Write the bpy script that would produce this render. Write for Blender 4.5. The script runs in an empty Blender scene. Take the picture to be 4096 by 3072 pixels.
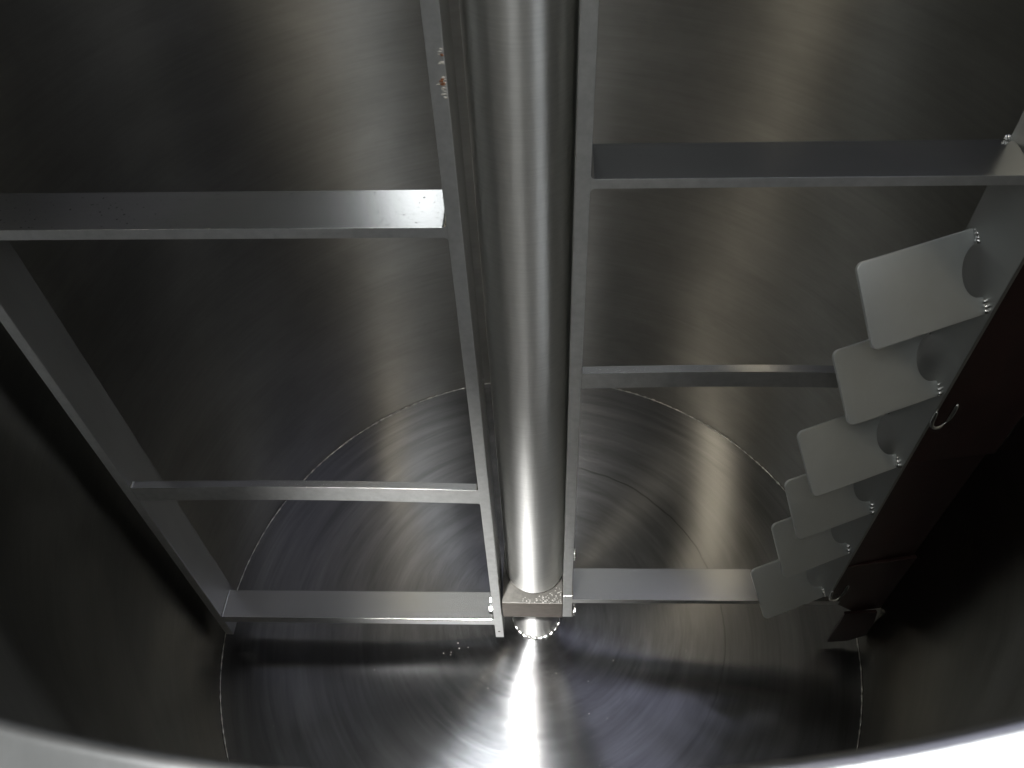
import bpy, bmesh, math, random
from mathutils import Vector, Matrix
random.seed(7)
C = bpy.context.scene
COL = C.collection
PI = math.pi

# ------------------------------------------------------------------ camera
cam_d = bpy.data.cameras.new('camera')
cam = bpy.data.objects.new('camera', cam_d)
COL.objects.link(cam)
fw = Vector((-0.04727651, 0.64378351, -0.76374585))
rt = Vector((0.9988787, 0.03238845, -0.03453026))
up = Vector((-0.00250653, 0.76452193, 0.64459285))
m = Matrix.Identity(4)
for i in range(3):
    m[i][0], m[i][1], m[i][2] = rt[i], up[i], -fw[i]
m[0][3], m[1][3], m[2][3] = 0.02715216, -0.68070307, 1.50053485
cam.matrix_world = m
cam_d.sensor_width = 36.0
cam_d.lens = 28.996
cam_d.clip_start = 0.01
cam_d.clip_end = 100
cam_d.dof.use_dof = True
cam_d.dof.focus_distance = 1.35
cam_d.dof.aperture_fstop = 17.0
C.camera = cam

# ------------------------------------------------------------------ world, lamps, exposure
w = bpy.data.worlds.new('World')
C.world = w
w.use_nodes = True
wn = w.node_tree.nodes
wl = w.node_tree.links
bgn = wn['Background']
geo = wn.new('ShaderNodeTexCoord')
sep = wn.new('ShaderNodeSeparateXYZ')
wl.new(geo.outputs['Generated'], sep.inputs[0])
# a dim room: paler behind the camera (-y), dark beyond the tank (+y), a little bluer towards +x
mr = wn.new('ShaderNodeMapRange'); wl.new(sep.outputs[1], mr.inputs['Value'])
mr.inputs['From Min'].default_value = -0.75; mr.inputs['From Max'].default_value = 0.35
mr.interpolation_type = 'SMOOTHSTEP'
mx1 = wn.new('ShaderNodeMix'); mx1.data_type = 'RGBA'
wl.new(mr.outputs[0], mx1.inputs['Factor'])
mx1.inputs['A'].default_value = (0.30, 0.31, 0.30, 1)
mx1.inputs['B'].default_value = (0.028, 0.030, 0.029, 1)
mr2 = wn.new('ShaderNodeMapRange'); wl.new(sep.outputs[0], mr2.inputs['Value'])
mr2.inputs['From Min'].default_value = -0.3; mr2.inputs['From Max'].default_value = 0.7
mx2 = wn.new('ShaderNodeMix'); mx2.data_type = 'RGBA'; mx2.blend_type = 'ADD'
wl.new(mr2.outputs[0], mx2.inputs['Factor'])
wl.new(mx1.outputs['Result'], mx2.inputs['A']); mx2.inputs['B'].default_value = (0.003, 0.003, 0.006, 1)
wl.new(mx2.outputs['Result'], bgn.inputs[0])
bgn.inputs[1].default_value = 1.0

def area(name, loc, target, sx, sy, power, col, spread=180):
    d = bpy.data.lights.new(name, 'AREA')
    d.shape = 'RECTANGLE'; d.size = sx; d.size_y = sy
    d.energy = power; d.color = col; d.spread = math.radians(spread)
    o = bpy.data.objects.new(name, d)
    COL.objects.link(o)
    o.location = loc
    o.rotation_euler = (Vector(target) - Vector(loc)).to_track_quat('-Z', 'Y').to_euler()
    return o

area('skylight', (-0.40, 0.10, 3.2), (-0.20, -0.32, 0), 1.04, 0.5, 0.6, (0.93, 0.97, 1.0), 26)
area('strip_lamp', (-0.11, 0.0, 3.1), (-0.10, -0.3, 0), 0.14, 0.8, 0.85, (1.0, 0.96, 0.90), 40)
area('blue_skylight', (1.45, 0.30, 3.2), (0.35, -0.25, 0), 2.5, 1.8, 1.9, (0.74, 0.76, 1.0), 64)
area('ceiling_lamp', (-0.22, -1.05, 2.2), (0, 0, 0.4), 0.42, 0.30, 4.8, (0.98, 1.0, 1.0))
area('foot_fill_spot', (-0.40, -0.88, 2.35), (-0.13, -0.06, 0.22), 0.12, 0.12, 3.0, (1.0, 0.99, 0.96), 13)  # added narrow beam, no known source: brightens the shaft foot and post bottoms
area('far_window', (-0.60, 2.6, 2.95), (-0.1, -0.04, 1.0), 0.24, 0.4, 0.27, (0.93, 0.97, 1.0), 60)
area('roof_window', (0.0, 2.2, 4.0), (0.0, -0.3, 0.5), 1.6, 0.8, 1.8, (0.94, 0.97, 1.0))
area('side_window', (1.25, -1.80, 2.75), (0.14, -0.61, 1.26), 1.2, 1.2, 2.0, (0.92, 0.96, 1.0), 26)
area('warm_lamp', (-1.26, -0.17, 3.0), (0.4, 0.4, 0.6), 0.16, 0.16, 0.75, (1.0, 0.90, 0.72), 40)
area('warm_lamp', (1.12, -0.53, 3.0), (-0.4, 0.5, 0.7), 0.16, 0.16, 0.42, (1.0, 0.90, 0.72), 40)

C.view_settings.view_transform = 'Standard'
C.view_settings.look = 'None'
C.view_settings.exposure = -0.14
C.view_settings.gamma = 1.0
C.view_settings.use_curve_mapping = False
C.cycles.max_bounces = 10
C.cycles.glossy_bounces = 8
C.cycles.diffuse_bounces = 3
C.cycles.sample_clamp_indirect = 4.0
C.cycles.blur_glossy = 0.3
C.cycles.caustics_reflective = True
C.cycles.use_denoising = True
C.cycles.denoising_input_passes = 'RGB_ALBEDO_NORMAL'
C.cycles.denoising_prefilter = 'ACCURATE'

# ------------------------------------------------------------------ materials
def metal(name, color, rough, aniso=0.0, tangent=None, coord='BOX', sc=(1, 1, 1),
          rvar=0.08, cvar=0.15, bump=0.03, spots=0.0, metallic=1.0, bumpd=0.0004, blotch=0.08,
          blotch_scale=6.0, rot=0.0, broad=None):
    """Brushed steel. sc: texture scale per axis (small along the brushing). coord 'POLAR': rings round z;
    'CYL': bands round z on a wall."""
    mt = bpy.data.materials.new(name)
    mt.use_nodes = True
    n = mt.node_tree.nodes; l = mt.node_tree.links
    b = n['Principled BSDF']
    b.inputs['Metallic'].default_value = metallic
    tc = n.new('ShaderNodeTexCoord')
    src = tc.outputs['Object']
    if coord in ('POLAR', 'CYL'):
        s = n.new('ShaderNodeSeparateXYZ'); l.new(src, s.inputs[0])
        r2 = n.new('ShaderNodeVectorMath'); r2.operation = 'LENGTH'
        cxy = n.new('ShaderNodeCombineXYZ'); l.new(s.outputs[0], cxy.inputs[0]); l.new(s.outputs[1], cxy.inputs[1])
        l.new(cxy.outputs[0], r2.inputs[0])
        nm = n.new('ShaderNodeVectorMath'); nm.operation = 'NORMALIZE'; l.new(cxy.outputs[0], nm.inputs[0])
        s2 = n.new('ShaderNodeSeparateXYZ'); l.new(nm.outputs[0], s2.inputs[0])
        c2 = n.new('ShaderNodeCombineXYZ')
        l.new(s2.outputs[0], c2.inputs[0]); l.new(s2.outputs[1], c2.inputs[1])
        if coord == 'POLAR':
            l.new(r2.outputs['Value'], c2.inputs[2])
        else:
            l.new(s.outputs[2], c2.inputs[2])
        vec = c2.outputs[0]
    else:
        vec = src
    mp = n.new('ShaderNodeMapping'); mp.inputs['Scale'].default_value = sc
    mp.inputs['Rotation'].default_value = (0, 0, rot)
    l.new(vec, mp.inputs[0])
    ns = n.new('ShaderNodeTexNoise'); ns.inputs['Scale'].default_value = 1.0
    ns.inputs['Detail'].default_value = 6.0; ns.inputs['Roughness'].default_value = 0.7
    l.new(mp.outputs[0], ns.inputs[0])
    bl = n.new('ShaderNodeTexNoise'); bl.inputs['Scale'].default_value = blotch_scale
    bl.inputs['Detail'].default_value = 4.0
    l.new(src, bl.inputs[0])
    # roughness
    r1 = n.new('ShaderNodeMath'); r1.operation = 'MULTIPLY_ADD'
    l.new(ns.outputs[0], r1.inputs[0]); r1.inputs[1].default_value = rvar * 2; r1.inputs[2].default_value = rough - rvar
    rr = n.new('ShaderNodeMath'); rr.operation = 'MULTIPLY_ADD'
    l.new(bl.outputs[0], rr.inputs[0]); rr.inputs[1].default_value = blotch * 2
    r3 = n.new('ShaderNodeMath'); r3.operation = 'SUBTRACT'; l.new(r1.outputs[0], r3.inputs[0]); r3.inputs[1].default_value = blotch
    l.new(r3.outputs[0], rr.inputs[2]); rr.use_clamp = True
    l.new(rr.outputs[0], b.inputs['Roughness'])
    # colour
    rp = n.new('ShaderNodeValToRGB')
    rp.color_ramp.elements[0].position = 0.25; rp.color_ramp.elements[1].position = 0.75
    k0, k1 = 1 - cvar, 1 + cvar
    rp.color_ramp.elements[0].color = (color[0] * k0, color[1] * k0, color[2] * k0, 1)
    rp.color_ramp.elements[1].color = (min(1, color[0] * k1), min(1, color[1] * k1), min(1, color[2] * k1), 1)
    l.new(ns.outputs[0], rp.inputs[0])
    out = rp.outputs[0]
    if broad:          # wide soft bands left by polishing and wiping: (scale xyz), strength
        mb = n.new('ShaderNodeMapping'); mb.inputs['Scale'].default_value = broad[0]; l.new(vec, mb.inputs[0])
        nb = n.new('ShaderNodeTexNoise'); nb.inputs['Scale'].default_value = 1.0; nb.inputs['Detail'].default_value = 5.0
        nb.inputs['Roughness'].default_value = 0.62; nb.inputs['Distortion'].default_value = 0.3
        l.new(mb.outputs[0], nb.inputs[0])
        rb = n.new('ShaderNodeMapRange'); rb.inputs['From Min'].default_value = 0.3; rb.inputs['From Max'].default_value = 0.7
        rb.inputs['To Min'].default_value = 1 - broad[1]; rb.inputs['To Max'].default_value = 1.0
        l.new(nb.outputs[0], rb.inputs['Value'])
        mm = n.new('ShaderNodeVectorMath'); mm.operation = 'SCALE'
        l.new(out, mm.inputs[0]); l.new(rb.outputs[0], mm.inputs['Scale'])
        out = mm.outputs[0]
    if spots > 0:
        v = n.new('ShaderNodeTexNoise'); v.inputs['Scale'].default_value = 260.0; v.inputs['Detail'].default_value = 3
        l.new(src, v.inputs[0])
        v2 = n.new('ShaderNodeValToRGB')
        v2.color_ramp.elements[0].position = 0.66; v2.color_ramp.elements[0].color = (0, 0, 0, 1)
        v2.color_ramp.elements[1].position = 0.70; v2.color_ramp.elements[1].color = (spots, spots, spots, 1)
        l.new(v.outputs[0], v2.inputs[0])
        mx = n.new('ShaderNodeMix'); mx.data_type = 'RGBA'
        l.new(v2.outputs[0], mx.inputs['Factor']); l.new(out, mx.inputs['A']); mx.inputs['B'].default_value = (0.06, 0.055, 0.05, 1)
        out = mx.outputs['Result']
    l.new(out, b.inputs['Base Color'])
    if bump > 0:
        bp = n.new('ShaderNodeBump'); bp.inputs['Strength'].default_value = bump; bp.inputs['Distance'].default_value = bumpd
        l.new(ns.outputs[0], bp.inputs['Height']); l.new(bp.outputs[0], b.inputs['Normal'])
    if aniso > 0:
        b.inputs['Anisotropic'].default_value = aniso
        tg = n.new('ShaderNodeTangent'); tg.direction_type = 'RADIAL'; tg.axis = tangent or 'Z'
        l.new(tg.outputs[0], b.inputs['Tangent'])
        if coord in ('POLAR', 'CYL'): b.inputs['Anisotropic Rotation'].default_value = 0.25   # grooves run round the axis
    mt['bsdf'] = b.name
    return mt

STEEL = (0.56, 0.55, 0.53)
M_floor = metal('turned_floor_steel', (0.37, 0.37, 0.38), 0.215, 1.0, 'Z', 'POLAR', (1.6, 1.6, 130), 0.022, 0.16, 0.12, bumpd=0.0002, blotch=0.012, broad=((1.3, 1.3, 26), 0.38))
M_wall = metal('tank_wall_steel', (0.395, 0.39, 0.365), 0.305, 1.0, 'Z', 'CYL', (3, 3, 150), 0.010, 0.08, 0.0, blotch=0.012, blotch_scale=3, broad=((3.0, 3.0, 9.0), 0.24))
M_wall.node_tree.nodes['Principled BSDF'].inputs['Specular Tint'].default_value = (0.45, 0.44, 0.42, 1)
M_shaft = metal('turned_shaft_steel', (0.68, 0.68, 0.67), 0.32, 0.96, 'Z', 'CYL', (1.2, 1.2, 420), 0.015, 0.09, 0.01, blotch=0.025)
M_barx = metal('brushed_bar_steel', (0.48, 0.48, 0.47), 0.23, 0.0, 'X', 'BOX', (6, 420, 420), 0.015, 0.05, 0.02, blotch=0.02)
M_barx_pit = metal('pitted_bar_steel', (0.48, 0.48, 0.47), 0.23, 0.0, 'X', 'BOX', (6, 420, 420), 0.015, 0.05, 0.02, spots=0.9, blotch=0.02)
M_barz = metal('brushed_post_steel', (0.66, 0.66, 0.64), 0.22, 0.3, 'Z', 'BOX', (300, 300, 6), 0.02, 0.08, 0.02, blotch=0.02)
M_edge = metal('lit_edge_steel', (0.47, 0.475, 0.47), 0.38, 0.0, None, 'BOX', (90, 90, 90), 0.04, 0.14, 0.06, metallic=0.75, blotch=0.05, blotch_scale=14)  # brightness of the front faces is put into this more diffuse steel
M_plate = metal('matte_plate_steel', (0.46, 0.47, 0.46), 0.48, 0.0, None, 'BOX', (30, 30, 30), 0.04, 0.03, 0.02, blotch=0.03, blotch_scale=9)
M_dull = metal('dull_post_steel', (0.36, 0.365, 0.36), 0.46, 0.0, None, 'BOX', (30, 30, 8), 0.04, 0.06, 0.03, blotch=0.04, blotch_scale=12)
M_pad = metal('matte_paddle_steel', (0.60, 0.625, 0.625), 0.60, 0.0, None, 'BOX', (60, 60, 60), 0.04, 0.03, 0.03, blotch=0.02, blotch_scale=9)
M_rim = metal('scuffed_rim_steel', (0.60, 0.60, 0.60), 0.33, 0.0, 'Z', 'CYL', (25, 25, 60), 0.025, 0.12, 0.10, blotch=0.02, blotch_scale=22, broad=((9, 9, 40), 0.28))
M_weld = metal('weld_bead_steel', (0.70, 0.70, 0.69), 0.25, 0.0, None, 'BOX', (300, 300, 300), 0.1, 0.2, 0.5)
M_seam = metal('weld_seam_steel', (0.55, 0.54, 0.51), 0.36, 0.0, None, 'BOX', (120, 120, 120), 0.1, 0.45, 0.6)
M_bolt = metal('bolt_steel', (0.75, 0.75, 0.74), 0.22, 0.0, None, 'BOX', (80, 80, 80), 0.05, 0.1, 0.1)
M_block = metal('stained_block_steel', (0.105, 0.092, 0.08), 0.6, 0.0, None, 'BOX', (70, 260, 120), 0.08, 0.25, 0.2, metallic=0.75, blotch_scale=20)
M_scr = metal('dark_red_scraper_plastic', (0.024, 0.0085, 0.0075), 0.40, 0.0, None, 'BOX', (22, 22, 9), 0.08, 0.45, 0.5, metallic=0.0, blotch_scale=10)
M_crumb = metal('pale_residue', (0.50, 0.47, 0.42), 0.5, 0.0, None, 'BOX', (90, 90, 90), 0.05, 0.1, 0.0, metallic=0.0)

M_block_top = metal('darkened_block_top', (0.040, 0.038, 0.034), 0.55, 0.0, None, 'BOX', (120, 120, 120), 0.05, 0.4, 0.3, metallic=0.3, blotch_scale=40)  # block top darkened in its colour to offset the lamp light on it
M_crust = metal('grey_crust', (0.16, 0.155, 0.145), 0.6, 0.0, None, 'BOX', (90, 90, 90), 0.05, 0.3, 0.0, metallic=0.0)
M_rust = metal('orange_rust', (0.17, 0.06, 0.02), 0.7, 0.0, None, 'BOX', (90, 90, 90), 0.05, 0.3, 0.0, metallic=0.0)

def node_mask_floor(mt):
    """dark broken ring left on the floor at r = 0.355, right half only (a worn scratch line)."""
    n = mt.node_tree.nodes; l = mt.node_tree.links
    b = n['Principled BSDF']
    old = b.inputs['Base Color'].links[0].from_socket
    tc = n.new('ShaderNodeTexCoord'); s = n.new('ShaderNodeSeparateXYZ'); l.new(tc.outputs['Object'], s.inputs[0])
    c = n.new('ShaderNodeCombineXYZ'); l.new(s.outputs[0], c.inputs[0]); l.new(s.outputs[1], c.inputs[1])
    ln = n.new('ShaderNodeVectorMath'); ln.operation = 'LENGTH'; l.new(c.outputs[0], ln.inputs[0])
    wob = n.new('ShaderNodeTexNoise'); wob.inputs['Scale'].default_value = 22; wob.inputs['Detail'].default_value = 5
    l.new(tc.outputs['Object'], wob.inputs[0])
    a = n.new('ShaderNodeMath'); a.operation = 'MULTIPLY_ADD'; l.new(wob.outputs[0], a.inputs[0])
    a.inputs[1].default_value = 0.010; l.new(ln.outputs['Value'], a.inputs[2])
    d = n.new('ShaderNodeMath'); d.operation = 'SUBTRACT'; l.new(a.outputs[0], d.inputs[0]); d.inputs[1].default_value = 0.360
    ab = n.new('ShaderNodeMath'); ab.operation = 'ABSOLUTE'; l.new(d.outputs[0], ab.inputs[0])
    lt = n.new('ShaderNodeMapRange'); l.new(ab.outputs[0], lt.inputs['Value'])
    lt.inputs['From Min'].default_value = 0.0004; lt.inputs['From Max'].default_value = 0.0022
    lt.inputs['To Min'].default_value = 0.6; lt.inputs['To Max'].default_value = 0.0
    xr = n.new('ShaderNodeMapRange'); l.new(s.outputs[0], xr.inputs['Value'])
    xr.inputs['From Min'].default_value = 0.04; xr.inputs['From Max'].default_value = 0.12
    yr = n.new('ShaderNodeMapRange'); l.new(s.outputs[1], yr.inputs['Value'])
    yr.inputs['From Min'].default_value = -0.26; yr.inputs['From Max'].default_value = 0.05
    m0 = n.new('ShaderNodeMath'); m0.operation = 'MULTIPLY'; l.new(xr.outputs[0], m0.inputs[0]); l.new(yr.outputs[0], m0.inputs[1])
    mu = n.new('ShaderNodeMath'); mu.operation = 'MULTIPLY'; l.new(lt.outputs[0], mu.inputs[0]); l.new(m0.outputs[0], mu.inputs[1])
    mx = n.new('ShaderNodeMix'); mx.data_type = 'RGBA'; l.new(mu.outputs[0], mx.inputs['Factor'])
    l.new(old, mx.inputs['A']); mx.inputs['B'].default_value = (0.02, 0.017, 0.015, 1)
    l.new(mx.outputs['Result'], b.inputs['Base Color'])
node_mask_floor(M_floor)

# ------------------------------------------------------------------ helpers
def empty(name, loc, label, cat):
    o = bpy.data.objects.new(name, None); COL.objects.link(o); o.location = loc
    o['label'] = label; o['category'] = cat
    return o

def obj(name, bm, mat, parent=None, smooth=False, bevel=0.0, seg=2, label=None):
    bmesh.ops.recalc_face_normals(bm, faces=bm.faces[:])
    me = bpy.data.meshes.new(name); bm.to_mesh(me); bm.free()
    me.materials.append(mat)
    if smooth:
        for p in me.polygons: p.use_smooth = True
    o = bpy.data.objects.new(name, me); COL.objects.link(o)
    if bevel > 0:
        md = o.modifiers.new('bevel', 'BEVEL'); md.width = bevel; md.segments = seg; md.limit_method = 'ANGLE'
        md.angle_limit = math.radians(40)
        md.harden_normals = False
    if parent: o.parent = parent
    if label: o['label'] = label
    return o

def add_prism(bm, poly, origin, ex, ey, ez, depth):
    """polygon (list of 2D) in plane (ex,ey) extruded by depth along ez."""
    ex, ey, ez, origin = Vector(ex), Vector(ey), Vector(ez), Vector(origin)
    a = [bm.verts.new(origin + ex * x + ey * y) for x, y in poly]
    b = [bm.verts.new(origin + ex * x + ey * y + ez * depth) for x, y in poly]
    n = len(poly)
    bm.faces.new(a); bm.faces.new(b[::-1])
    for i in range(n):
        bm.faces.new((a[i], b[i], b[(i + 1) % n], a[(i + 1) % n]))

def add_box(bm, x0, x1, y0, y1, z0, z1):
    add_prism(bm, [(x0, y0), (x1, y0), (x1, y1), (x0, y1)], (0, 0, z0), (1, 0, 0), (0, 1, 0), (0, 0, 1), z1 - z0)

def add_lathe(bm, prof, seg=192, closed=False):
    rings = []
    for r, z in prof:
        rings.append([bm.verts.new((r * math.cos(2 * PI * i / seg), r * math.sin(2 * PI * i / seg), z)) for i in range(seg)])
    k = len(rings)
    for j in range(k - 1 + (1 if closed else 0)):
        A, B = rings[j], rings[(j + 1) % k]
        for i in range(seg):
            bm.faces.new((A[i], A[(i + 1) % seg], B[(i + 1) % seg], B[i]))
    return rings

def add_tube(bm, pts, r, seg=10, rfun=None, closed=False, caps=True):
    pts = [Vector(p) for p in pts]; n = len(pts); rings = []
    for i, p in enumerate(pts):
        if closed: t = pts[(i + 1) % n] - pts[i - 1]
        else: t = pts[min(i + 1, n - 1)] - pts[max(i - 1, 0)]
        t.normalize()
        a = Vector((0, 0, 1)) if abs(t.z) < 0.8 else Vector((1, 0, 0))
        u = t.cross(a).normalized(); v = t.cross(u)
        rr = rfun(i) if rfun else r
        rings.append([bm.verts.new(p + (u * math.cos(2 * PI * k / seg) + v * math.sin(2 * PI * k / seg)) * rr) for k in range(seg)])
    for i in range(n if closed else n - 1):
        A, B = rings[i], rings[(i + 1) % n]
        for k in range(seg):
            bm.faces.new((A[k], A[(k + 1) % seg], B[(k + 1) % seg], B[k]))
    if caps and not closed:
        bm.faces.new(rings[0][::-1]); bm.faces.new(rings[-1])

def add_blob(bm, c, r, seed=0, sc=(1, 1, 1)):
    rnd = random.Random(seed)
    g = bmesh.ops.create_icosphere(bm, subdivisions=2, radius=r)
    ph = [rnd.uniform(0, 6) for _ in range(3)]
    for v in g['verts']:
        k = 1 + 0.22 * math.sin(v.co.x / r * 2.3 + ph[0]) * math.cos(v.co.y / r * 2.7 + ph[1])
        v.co = Vector((v.co.x * k * sc[0], v.co.y * k * sc[1], v.co.z * k * sc[2])) + Vector(c)

# ------------------------------------------------------------------ the tank
R0, R1, ZT = 0.600, 0.6209, 1.272
tank = empty('steel_tank', (0, 0, 0), 'round open stainless steel tank with turned floor, dull walls and a bright rim', 'tank')

bm = bmesh.new()
prof = [(0.0005, 0)] + [(0.02 * i, 0) for i in range(1, 30)] + [(R0 + 0.001, 0)]
add_lathe(bm, prof, 256)
f = obj('tank_floor', bm, M_floor, tank, smooth=True)

bm = bmesh.new()
prof = []
for i in range(33):
    t = i / 32
    prof.append((R0 + (R1 - R0) * t, 0.0 + (ZT - 0.006) * t))
rings = add_lathe(bm, prof, 256)
# real sheet is never perfectly round: slight waviness
for ri, ring in enumerate(rings):
    for vi, v in enumerate(ring):
        a = 2 * PI * vi / 256; z = v.co.z
        k = 0.0009 * math.sin(5 * a + 2.1 * z) + 0.0006 * math.sin(11 * a + 5.0 * z + 1) + 0.0005 * math.sin(3 * a - 7 * z)
        edge = min(1.0, ri / 3) * min(1.0, (32 - ri) / 3)
        s = 1 + k * edge / 0.6
        v.co.x *= s; v.co.y *= s
# outer shell
add_lathe(bm, [(0.60, -0.012), (0.665, -0.012), (0.665, 0.6), (0.665, ZT - 0.03)], 128)
obj('tank_wall', bm, M_wall, tank, smooth=True)

bm = bmesh.new()
prof = []
for i in range(7):          # small rounded inner lip, then a flange sloping outwards
    a = PI - (PI / 2 + 0.47) * (i / 6)
    prof.append((R1 + 0.003 + 0.003 * math.cos(a), ZT - 0.003 + 0.003 * math.sin(a)))
x0_, z0_ = prof[-1]
for d_ in (0.0008, 0.004, 0.02, 0.05, 0.085):
    prof.append((x0_ + d_, z0_ - d_ * 0.50))
prof += [(R1 + 0.096, ZT - 0.050)]
prof += [(R1 + 0.095, ZT - 0.08), (R1 + 0.040, ZT - 0.08), (R1 + 0.0, ZT - 0.012)]
add_lathe(bm, prof, 256, closed=True)
obj('tank_rim', bm, M_rim, tank, smooth=True)

# weld seam between wall and floor: a beaded line
bm = bmesh.new()
N = 900
pts = [(0.5975 * math.cos(2 * PI * i / N), 0.5975 * math.sin(2 * PI * i / N), 0.0010) for i in range(N)]
rs = [0.0011 + 0.0004 * math.sin(i * 1.31) + random.uniform(-0.0004, 0.0004) + (0.0012 if random.random() < 0.03 else 0) for i in range(N)]
add_tube(bm, pts, 0, 6, rfun=lambda i: rs[i], closed=True)
obj('weld_seam', bm, M_seam, tank, smooth=True)

# pivot stub the agitator turns on, with its weld ring
bm = bmesh.new()
add_lathe(bm, [(0.0005, 0.165), (0.042, 0.165), (0.042, 0.150), (0.042, 0.05), (0.042, 0.0005)], 64)
stub = obj('pivot_stub', bm, M_shaft, tank, smooth=True)
stub.data.polygons.foreach_set('use_smooth', [abs(p.normal.z) < 0.5 for p in stub.data.polygons])
bm = bmesh.new()
N = 140
rs = [0.0030 + 0.0009 * math.sin(i * 1.1) + random.uniform(-0.0006, 0.0006) for i in range(N)]
add_tube(bm, [((0.0445 + random.uniform(-.0005, .0005)) * math.cos(2 * PI * i / N), 0.0445 * math.sin(2 * PI * i / N), 0.0015) for i in range(N)], 0, 8, rfun=lambda i: rs[i], closed=True)
obj('weld_ring', bm, M_weld, stub, smooth=True)

# ------------------------------------------------------------------ the agitator
YF = -0.0646     # front plane of the agitator frame
ag = empty('mixer_agitator', (0, 0, 0.0), 'steel agitator with thick central shaft, flat bar frames, paddles and dark scraper inside the tank', 'agitator')

bm = bmesh.new()
add_lathe(bm, [(0.0005, 0.1950), (0.0420, 0.1950), (0.0450, 0.1957), (0.0472, 0.1972), (0.0488, 0.1998), (0.0495, 0.2035), (0.0496, 0.208)] + [(0.0496, 0.26 + 0.1 * i) for i in range(13)] + [(0.0496, 1.62), (0.0005, 1.62)], 128)
sh = obj('shaft', bm, M_shaft, ag, smooth=True)

bm = bmesh.new()
add_box(bm, -0.0553, 0.0472, YF, 0.0646, 0.1385, 0.1930)
blk = obj('bearing_block', bm, M_block, ag, bevel=0.0012, seg=2)
blk.data.materials.append(M_block_top)
for p in blk.data.polygons:
    if p.normal.z > 0.9: p.material_index = 1
# crusted residue on top of the block
bm = bmesh.new()
for i in range(90):
    x = random.uniform(-0.02, 0.046); y = YF + abs(random.gauss(0, 0.006)) + 0.0005
    if i > 45: x = random.uniform(0.012, 0.046); y = random.uniform(YF + 0.002, -0.03)
    if math.hypot(x, y) < 0.0505: continue
    add_blob(bm, (x, y, 0.1932), random.uniform(0.0004, 0.0011), i, (1.3, 1, 0.5))
o = obj('residue', bm, M_crust, blk, smooth=True); o['kind'] = 'stuff'

def frame(sign):
    o = bpy.data.objects.new('flat_bar_frame', None); COL.objects.link(o); o.parent = ag
    return o
fl = frame(-1); fl['label'] = 'flat bar frame hanging lower, without paddles'
fr = frame(1); fr['label'] = 'flat bar frame carrying the paddles and scraper'

def crossbar(parent, x0, x1, z0a, z1a, z0b, z1b, y0, y1, mat, name='crossbar', fl0=0.0, fl1=0.0, bow=0.0):
    """bar from x0 (z0a..z1a) to x1 (z0b..z1b); fl0/fl1: weld fillet radius at the ends."""
    bm = bmesh.new()
    poly = []
    def fil(x, z, r, sx, sz):   # concave fillet polyline from bar edge to post face
        return [(x + sx * r * (1 - math.sin(a)), z + sz * r * (1 - math.cos(a))) for a in [i * PI / 2 / 5 for i in range(6)]]
    lo0 = fil(x0, z0a, fl0, 1, -1) if fl0 else [(x0, z0a)]
    lo1 = fil(x1, z0b, fl1, -1, -1) if fl1 else [(x1, z0b)]
    hi1 = fil(x1, z1b, fl1, -1, 1) if fl1 else [(x1, z1b)]
    hi0 = fil(x0, z1a, fl0, 1, 1) if fl0 else [(x0, z1a)]
    mid = [(i / 20) for i in range(1, 20)] if bow else []
    f_ = lambda t: bow * math.sin(PI * t)
    xa, xb = x0 + 0.008, x1 - 0.008
    lo_m = [(xa + (xb - xa) * t, z0a + (z0b - z0a) * t + f_(t)) for t in mid]
    hi_m = [(xa + (xb - xa) * t, z1a + (z1b - z1a) * t + f_(t)) for t in mid]
    poly = lo0[::-1] + lo_m + lo1 + hi1[::-1] + hi_m[::-1] + hi0
    add_prism(bm, poly, (0, y0, 0), (1, 0, 0), (0, 0, 1), (0, 1, 0), y1 - y0)
    o = obj(name, bm, mat, parent, bevel=0.0010, seg=2)
    lit_front(o)
    return o

def post(parent, x0, x1, y0, y1, z0, z1, name, mat=None):
    bm = bmesh.new(); add_box(bm, x0, x1, y0, y1, z0, z1)
    o = obj(name, bm, mat or M_barz, parent, bevel=0.0012, seg=2)
    lit_front(o)
    return o

def lit_front(o):
    """the narrow front edges of the flat bars get a duller, more diffuse steel so they look lit beside the darker tops"""
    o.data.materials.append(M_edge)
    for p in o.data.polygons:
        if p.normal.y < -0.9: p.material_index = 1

# left frame
pl = post(fl, -0.0725, -0.0575, YF, -0.0046, 0.051, 1.45, 'inner_post')
post(fl, -0.5765, -0.5625, YF, -0.0010, 0.0425, 1.26, 'outer_post', M_dull)
YB = YF + 0.0006
crossbar(fl, -0.5630, -0.0720, 0.9872, 0.9995, 0.9872, 0.9995, YB, -0.0050, M_barx_pit, fl0=0.004, fl1=0.005)
crossbar(fl, -0.5630, -0.0720, 0.5070, 0.5400, 0.5075, 0.5415, YB, YF + 0.0115, M_barx, fl0=0.004, fl1=0.004, bow=0.0055)
crossbar(fl, -0.5630, -0.0720, 0.0975, 0.1180, 0.1040, 0.1250, YB, -0.0120, M_barx, fl0=0.003, fl1=0.004)
# right frame
pr_ = post(fr, 0.0480, 0.0625, YF, -0.0046, 0.225, 1.45, 'inner_post')
post(fr, 0.0478, 0.0640, YF - 0.001, 0.0300, 0.1445, 0.2245, 'clamp_lug')
crossbar(fr, 0.0620, 0.4500, 1.0428, 1.0530, 1.0428, 1.0530, YB, -0.0090, M_barx, fl0=0.005)
crossbar(fr, 0.0620, 0.4580, 0.7205, 0.7480, 0.7205, 0.7480, -0.030, -0.0185, M_barx, fl0=0.003, bow=0.004)
crossbar(fr, 0.0635, 0.5020, 0.1965, 0.2090, 0.2045, 0.2165, YB, -0.0065, M_barx, fl0=0.002)

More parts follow.
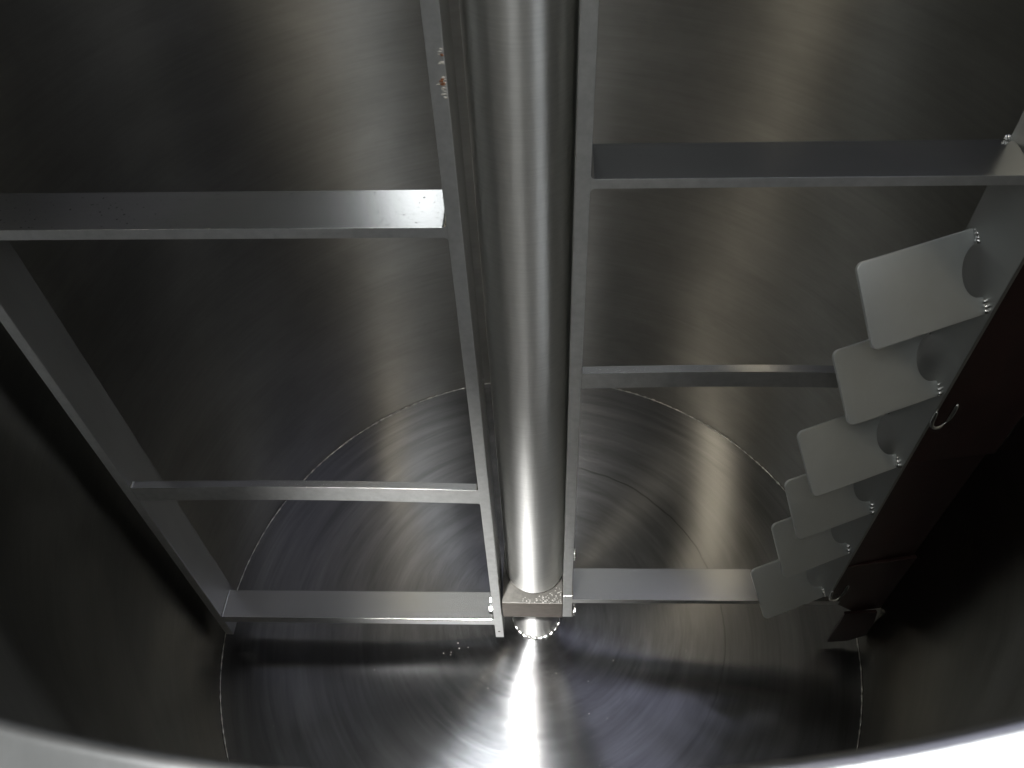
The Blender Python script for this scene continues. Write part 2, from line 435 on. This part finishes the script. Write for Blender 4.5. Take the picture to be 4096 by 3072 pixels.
# outer plate of the right frame, turned towards the wall
A = Vector((0.4785, -0.0650, 0)); B = Vector((0.4455, -0.0085, 0))
dv = (B - A).normalized(); nv = Vector((-dv.y, dv.x, 0))   # nv points to -x side ?
if nv.x > 0: nv = -nv
bm = bmesh.new()
L = (B - A).length
add_prism(bm, [(0, 0.235), (0.018, 0.213), (L, 0.213), (L, 1.262), (0, 1.262)], A - nv * 0.007, dv, (0, 0, 1), nv, 0.007)
op = obj('outer_plate', bm, M_plate, fr, bevel=0.0008, seg=2)
# weld dabs where the plate meets the crossbars
def dabs(parent, pts, r, seed, name='weld_bead', sc=(1, 1, 1)):
    bm = bmesh.new()
    for i, p in enumerate(pts): add_blob(bm, p, r * random.uniform(0.8, 1.15), seed + i, sc)
    return obj(name, bm, M_weld, parent, smooth=True)
dabs(op, [B + nv * 0.001 + Vector((-0.001 * i, 0, 1.0545 + 0.001 * (i % 2))) for i in range(4)], 0.0022, 11)
dabs(op, [A + dv * 0.012 + nv * 0.002 + Vector((0, 0.002 * i, 0.2155)) for i in range(5)], 0.0020, 31)

# paddles
def paddle(zb, L, extra=(0, 0)):
    root = bpy.data.objects.new('paddle', None); COL.objects.link(root); root.parent = fr
    br = Vector((0.4755 + extra[0], -0.0610 + extra[1], zb)); dl = random.uniform(-0.0035, 0.0035); tr = br + Vector((-0.0275, 0.0480 + dl, 0.0722 - dl))
    e = Vector((-0.925, -0.38, 0)).normalized()      # inwards
    s = (tr - br); W = s.length; s.normalize()
    s = (s - e * s.dot(e)).normalized()
    nn = e.cross(s).normalized()
    if nn.z < 0: nn = -nn
    poly = []
    x1 = L
    def arc(cx, cy, r, a0, a1, k=7):
        return [(cx + r * math.cos(a0 + (a1 - a0) * i / k), cy + r * math.sin(a0 + (a1 - a0) * i / k)) for i in range(k + 1)]
    rc = 0.0085
    # x along e (0 at plate), y along s (0 bottom, W top)
    sk = lambda y: 0.008 * (y / W)          # slight skew so the inner edge leans as on the plate
    poly += [(0.000, 0.0)]
    poly += arc(L - rc, rc, rc, -PI / 2, 0)
    poly += arc(L - rc + 0.006, W - rc, rc, 0, PI / 2)
    poly += [(0.0 + 0.000, W)]
    # scallop cut out of the plate side
    t0, t1 = W * 0.83, W * 0.20
    K = 14
    poly += [(0.0, t0)]
    for i in range(1, K):
        a = PI * i / K
        poly.append((0.024 * math.sin(a) ** 0.9, (t0 + t1) / 2 + (t0 - t1) / 2 * math.cos(a)))
    poly += [(0.0, t1)]
    bm = bmesh.new()
    add_prism(bm, poly, br - nn * 0.004, e, s, nn, 0.004)
    bl = obj('blade', bm, M_pad, root, bevel=0.0007, seg=2)
    pts = []
    for q in (0.04, 0.10, 0.16): pts.append(br + s * W * q + nn * 0.0025 + e * 0.001)
    for q in (0.86, 0.90, 0.94, 0.98): pts.append(br + s * W * q + nn * 0.003 + e * 0.004)
    dabs(root, pts[:3], 0.0036, int(zb * 1000))
    dabs(root, pts[3:], 0.0036, int(zb * 1000) + 7)
    return root
PADS = [(0.8792, 0.1375), (0.7465, 0.122), (0.6007, 0.127), (0.4875, 0.120), (0.3706, 0.112), (0.2276, 0.112)]
for zb, L in PADS: paddle(zb, L)

# scraper boards hinged behind the plate and touching the wall
scr = bpy.data.objects.new('wall_scraper', None); COL.objects.link(scr); scr.parent = ag
def board(z0, z1, p, q, th=0.006, cutb=0.0, cutt=0.0, cuti=0.0):
    p = Vector((p[0], p[1], 0)); q = Vector((q[0], q[1], 0)); d = (q - p); L = d.length; d.normalize()
    n = Vector((d.y, -d.x, 0))
    bm = bmesh.new()
    ex = lambda z: L + 0.0155 * z            # the outer edge follows the slight taper of the wall
    add_prism(bm, [(0, z0 + cuti), (L * 0.6, z0), (ex(z0 + cutb), z0 + cutb), (ex(z1 - cutt), z1 - cutt), (L * 0.85 + 0.0155 * z1, z1), (0, z1)], p, d, (0, 0, 1), n, th)
    return obj('scraper_board', bm, M_scr, scr, bevel=0.0012, seg=2)
H0 = (0.4800, -0.0470)
board(0.595, 1.255, H0, (0.5980, -0.0300))
board(0.300, 0.600, (0.4800, -0.0460), (0.5990, -0.0180))
board(0.130, 0.310, (0.4800, -0.0475), (0.5985, -0.0280), cuti=0.075)
board(0.022, 0.140, (0.5330, -0.0450), (0.5970, -0.0400), cutb=0.02, cutt=0.05)

def clip(z):
    a = A - nv * 0.0075
    pts = [(a.x - 0.004, a.y - 0.0030, z + 0.034), (a.x - 0.004, a.y - 0.0035, z + 0.012), (a.x - 0.001, a.y - 0.004, z + 0.003), (a.x + 0.005, a.y - 0.004, z),
           (a.x + 0.012, a.y - 0.002, z + 0.001), (a.x + 0.018, a.y + 0.001, z + 0.008), (a.x + 0.021, a.y + 0.004, z + 0.020), (a.x + 0.023, a.y + 0.008, z + 0.034)]
    bm = bmesh.new(); add_tube(bm, pts, 0.0030, 10)
    o = obj('wire_clip', bm, M_bolt, scr, smooth=True)
    md = o.modifiers.new('sub', 'SUBSURF'); md.levels = 1; md.render_levels = 1
for z in (0.690, 0.222, 1.13): clip(z)

# bolts through the lugs into the block
ZBL, ZBR = 0.150, 0.150
def bolt(parent, x, y, z, sx, r=0.0085):
    bm = bmesh.new()
    add_prism(bm, [(1.25 * r * math.cos(a * PI / 12), 1.25 * r * math.sin(a * PI / 12)) for a in range(24)], (x, y, z), (0, 1, 0), (0, 0, 1), (sx, 0, 0), 0.0016)
    add_prism(bm, [(r * math.cos(a * PI / 3 + .3), r * math.sin(a * PI / 3 + .3)) for a in range(6)], (x + sx * 0.0016, y, z), (0, 1, 0), (0, 0, 1), (sx, 0, 0), 0.0055)
    return obj('bolt', bm, M_bolt, parent, bevel=0.0006)
bolt(ag, -0.0725, -0.056, ZBL, -1)
bolt(ag, -0.0725, -0.038, ZBL - 0.004, -1)
bolt(ag, 0.0640, -0.056, ZBR, 1)
bolt(ag, 0.0640, -0.038, ZBR - 0.004, 1)
dabs(pr_, [(0.0635, YF + 0.003, 0.345 + 0.006 * i) for i in range(6)], 0.0022, 51)
# small drilled hole near the foot of the long post: a dark plug
bm = bmesh.new()
add_prism(bm, [(0.0022 * math.cos(a * PI / 8), 0.0022 * math.sin(a * PI / 8)) for a in range(16)], (-0.0650, YF - 0.0004, 0.077), (1, 0, 0), (0, 0, 1), (0, 1, 0), 0.001)
obj('drilled_hole', bm, M_scr, pl)
# flaking residue with rust on the long post
bm = bmesh.new()
for zc, n_, sp in ((1.145, 26, 0.010), (1.172, 10, 0.008)):
    for i in range(n_):
        add_blob(bm, (-0.0592 - abs(random.gauss(0, 0.0022)), YF - 0.0002, zc + random.uniform(-sp, sp)), random.uniform(0.0004, 0.0008), i, (2.6, 0.4, 0.5))
o = obj('residue', bm, M_crumb, pl, smooth=True); o['kind'] = 'stuff'

bm = bmesh.new()
for i in range(7):
    add_blob(bm, (-0.0600 - random.uniform(0, 0.0025), YF - 0.0004, 1.150 + random.uniform(-0.003, 0.003)), random.uniform(0.0006, 0.0011), i, (1.8, 0.4, 0.7))
for i in range(3):
    add_blob(bm, (-0.0592 - random.uniform(0, 0.001), YF - 0.0004, 1.1725 + random.uniform(-0.001, 0.001)), 0.0008, i, (1.5, 0.4, 0.8))
o = obj('rust', bm, M_rust, pl, smooth=True); o['kind'] = 'stuff'

# ------------------------------------------------------------------ crumbs left on the floor
bm = bmesh.new()
for i in range(30):
    x = random.gauss(0.02, 0.20); y = random.uniform(-0.45, -0.06)
    if math.hypot(x, y) < 0.06 or math.hypot(x, y) > 0.57: continue
    add_blob(bm, (x, y, 0.0003), random.uniform(0.0004, 0.0009), i, (1, 1, 0.6))
for i in range(6):
    add_blob(bm, (-0.13 + random.gauss(0, 0.03), -0.075 + random.gauss(0, 0.012), 0.0003), random.uniform(0.0005, 0.0009), i + 70, (1.3, 1, 0.6))
cr_ = obj('crumbs', bm, M_crumb, None, smooth=True)
cr_['kind'] = 'stuff'; cr_['label'] = 'tiny pale crumbs scattered on the tank floor'; cr_['category'] = 'crumbs'
